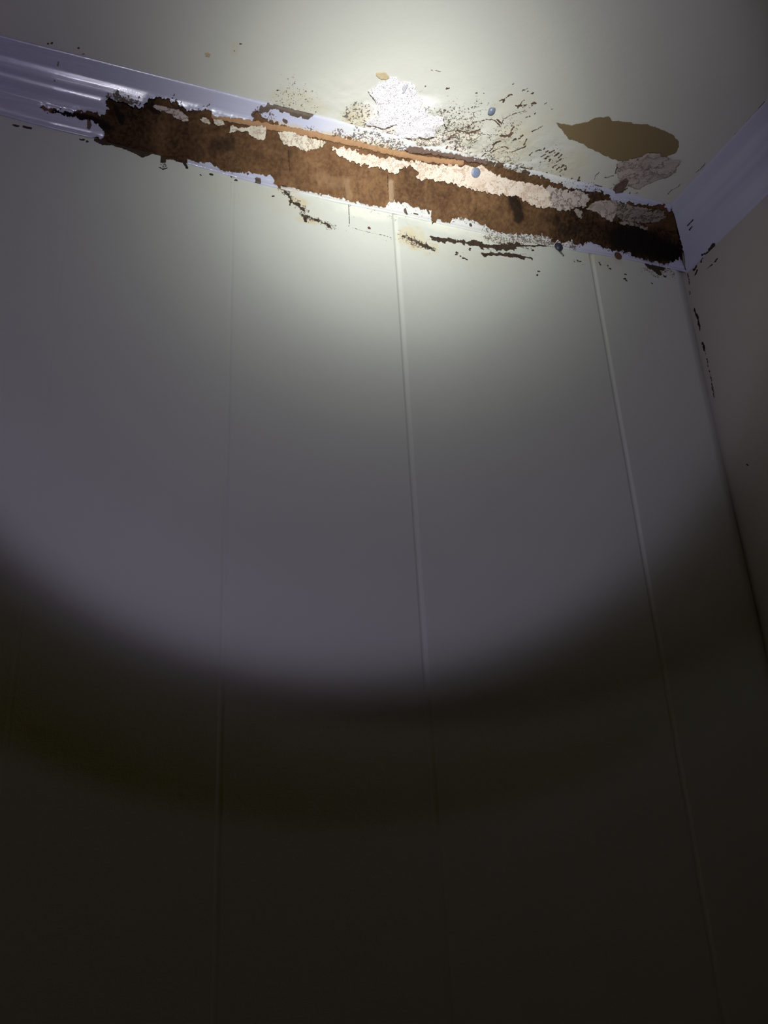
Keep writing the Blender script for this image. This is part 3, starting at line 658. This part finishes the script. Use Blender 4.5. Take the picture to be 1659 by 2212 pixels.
# ------------------------------------------------------------------ cornice on the right wall (trim_2)
def cove2_fn(y, s, h):
    x = -LEG * (1 - s); z = -LEG * 1.0 * s; l = math.sqrt(2)
    k = prof(s) * .55 + h
    y2 = np.where(y > -LEG * (1 - s), -LEG * (1 - s), y)
    return V3(x - k / l, y2, z - k / l)
c2 = Surf(dense(-3.2, 0.0, -.35, 0.0, .002, .05), np.linspace(0, 1, 60), jit=.2)
def on_cove2(px, py):
    d = ray(px, py); n = np.array([1, 0, 1.0]); t = (-LEG - n @ C) / (n @ d); P = C + t * d; return (P[1], -P[2] / LEG)
for pts, w_ in [([(1482,491),(1494,478)], .0014), ([(1486,500),(1492,493)], .0014), ([(1533,540),(1541,530)], .004), ([(1515,552),(1530,545)], .0018)]:
    P = [(a, b * .125) for a, b in [on_cove2(*p) for p in pts]]
    d = segdist(P, c2.U, c2.V * .125) / w_ + (fbm(c2.U * 160, c2.V * 20, 7) - .5)
    c2.at['mark'] = np.maximum(c2.at['mark'], 1 - sstep(.6, 1.15, d))
c2.kill = c2.U > -LEG * (1 - c2.V) + .003
c2.at['h'] = (fbm(c2.U * 8, c2.V * 2, 44) - .5) * .002
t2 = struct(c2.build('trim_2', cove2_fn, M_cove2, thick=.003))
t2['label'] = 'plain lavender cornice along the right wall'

# ------------------------------------------------------------------ nail heads
def nail(px, py, surf, r, mat, label, dome=.5, tilt=(0, 0), shaft=True, push=0.0):
    if surf == 'c':
        a = on_ceiling(px, py); P = Vector((a[0], a[1], ROOM - .0005 - push)); nrm = Vector((0, 0, -1))
    elif surf == 'w':
        a = on_wall(px, py); P = Vector((a[0], -.0005 - push, ROOM + a[1])); nrm = Vector((0, -1, 0))
    else:
        a = on_cove(px, py); q = core_fn(np.array([a[0]]), np.array([a[1]]), np.array([0.0]), .0088 + push)[0]; P = Vector(q); nrm = Vector((0, -1, -1)).normalized()
    nrm = (nrm + Vector((tilt[0], 0, tilt[1]))).normalized()
    e = .10 + .2 * dome; rings = [(-.004 if shaft else 0, r * .45), (0, r * .92), (r * e * .5, r), (r * e, r * .95), (r * e + dome * r * .35, r * .62), (r * e + dome * r * .5, r * .22)]
    n = 20; vv = []; ff = []
    for h_, rr_ in rings:
        for k in range(n):
            a_ = 2 * math.pi * k / n; vv.append((rr_ * math.cos(a_), rr_ * math.sin(a_), h_))
    for i in range(len(rings) - 1):
        for k in range(n): ff.append((i * n + k, i * n + (k + 1) % n, (i + 1) * n + (k + 1) % n, (i + 1) * n + k))
    ff.append(tuple(range(n))[::-1]); ff.append(tuple((len(rings) - 1) * n + k for k in range(n)))
    me = bpy.data.meshes.new('nail_head'); me.from_pydata(vv, [], ff)
    o = finish('nail_head', me, mat, smooth=dome > .4); o.location = P; o.rotation_euler = nrm.to_track_quat('Z', 'Y').to_euler()
    return tag(o, label, 'nail', 'nail heads round the rot')
nail(1061, 235, 'c', .0080, M_steel, 'shiny steel nail head standing out of the cracked ceiling paint', 1.0, (.5, 0), push=.004)
nail(1029, 373, 'k', .0095, M_steel, 'flat blue-grey nail head in the long pinkish plaster sheet', .2)
nail(1204, 537, 'w', .0095, M_darkn, 'dark blue-black nail head under the ragged lower edge', .9, push=.004)
nail(1330, 558, 'w', .0090, M_rust, 'rusty brown nail head right of the third wall groove', .2, push=.008)
nail(797, 493, 'w', .0030, M_rust, 'tiny red-brown nail head left of the middle wall groove', .5)

# ------------------------------------------------------------------ rest of the room, behind the camera
def quad(name, pts, mat):
    me = bpy.data.meshes.new(name); me.from_pydata(pts, [], [(0, 1, 2, 3)]); return struct(finish(name, me, mat, smooth=False))
quad('floor', [(-3.2, -3.2, 0), (0, -3.2, 0), (0, 0, 0), (-3.2, 0, 0)], M_floor)
quad('wall_left', [(-3.2, -3.2, 0), (-3.2, 0, 0), (-3.2, 0, ROOM), (-3.2, -3.2, ROOM)], M_room)
quad('wall_front', [(0, -3.2, 0), (-3.2, -3.2, 0), (-3.2, -3.2, ROOM), (0, -3.2, ROOM)], M_room)
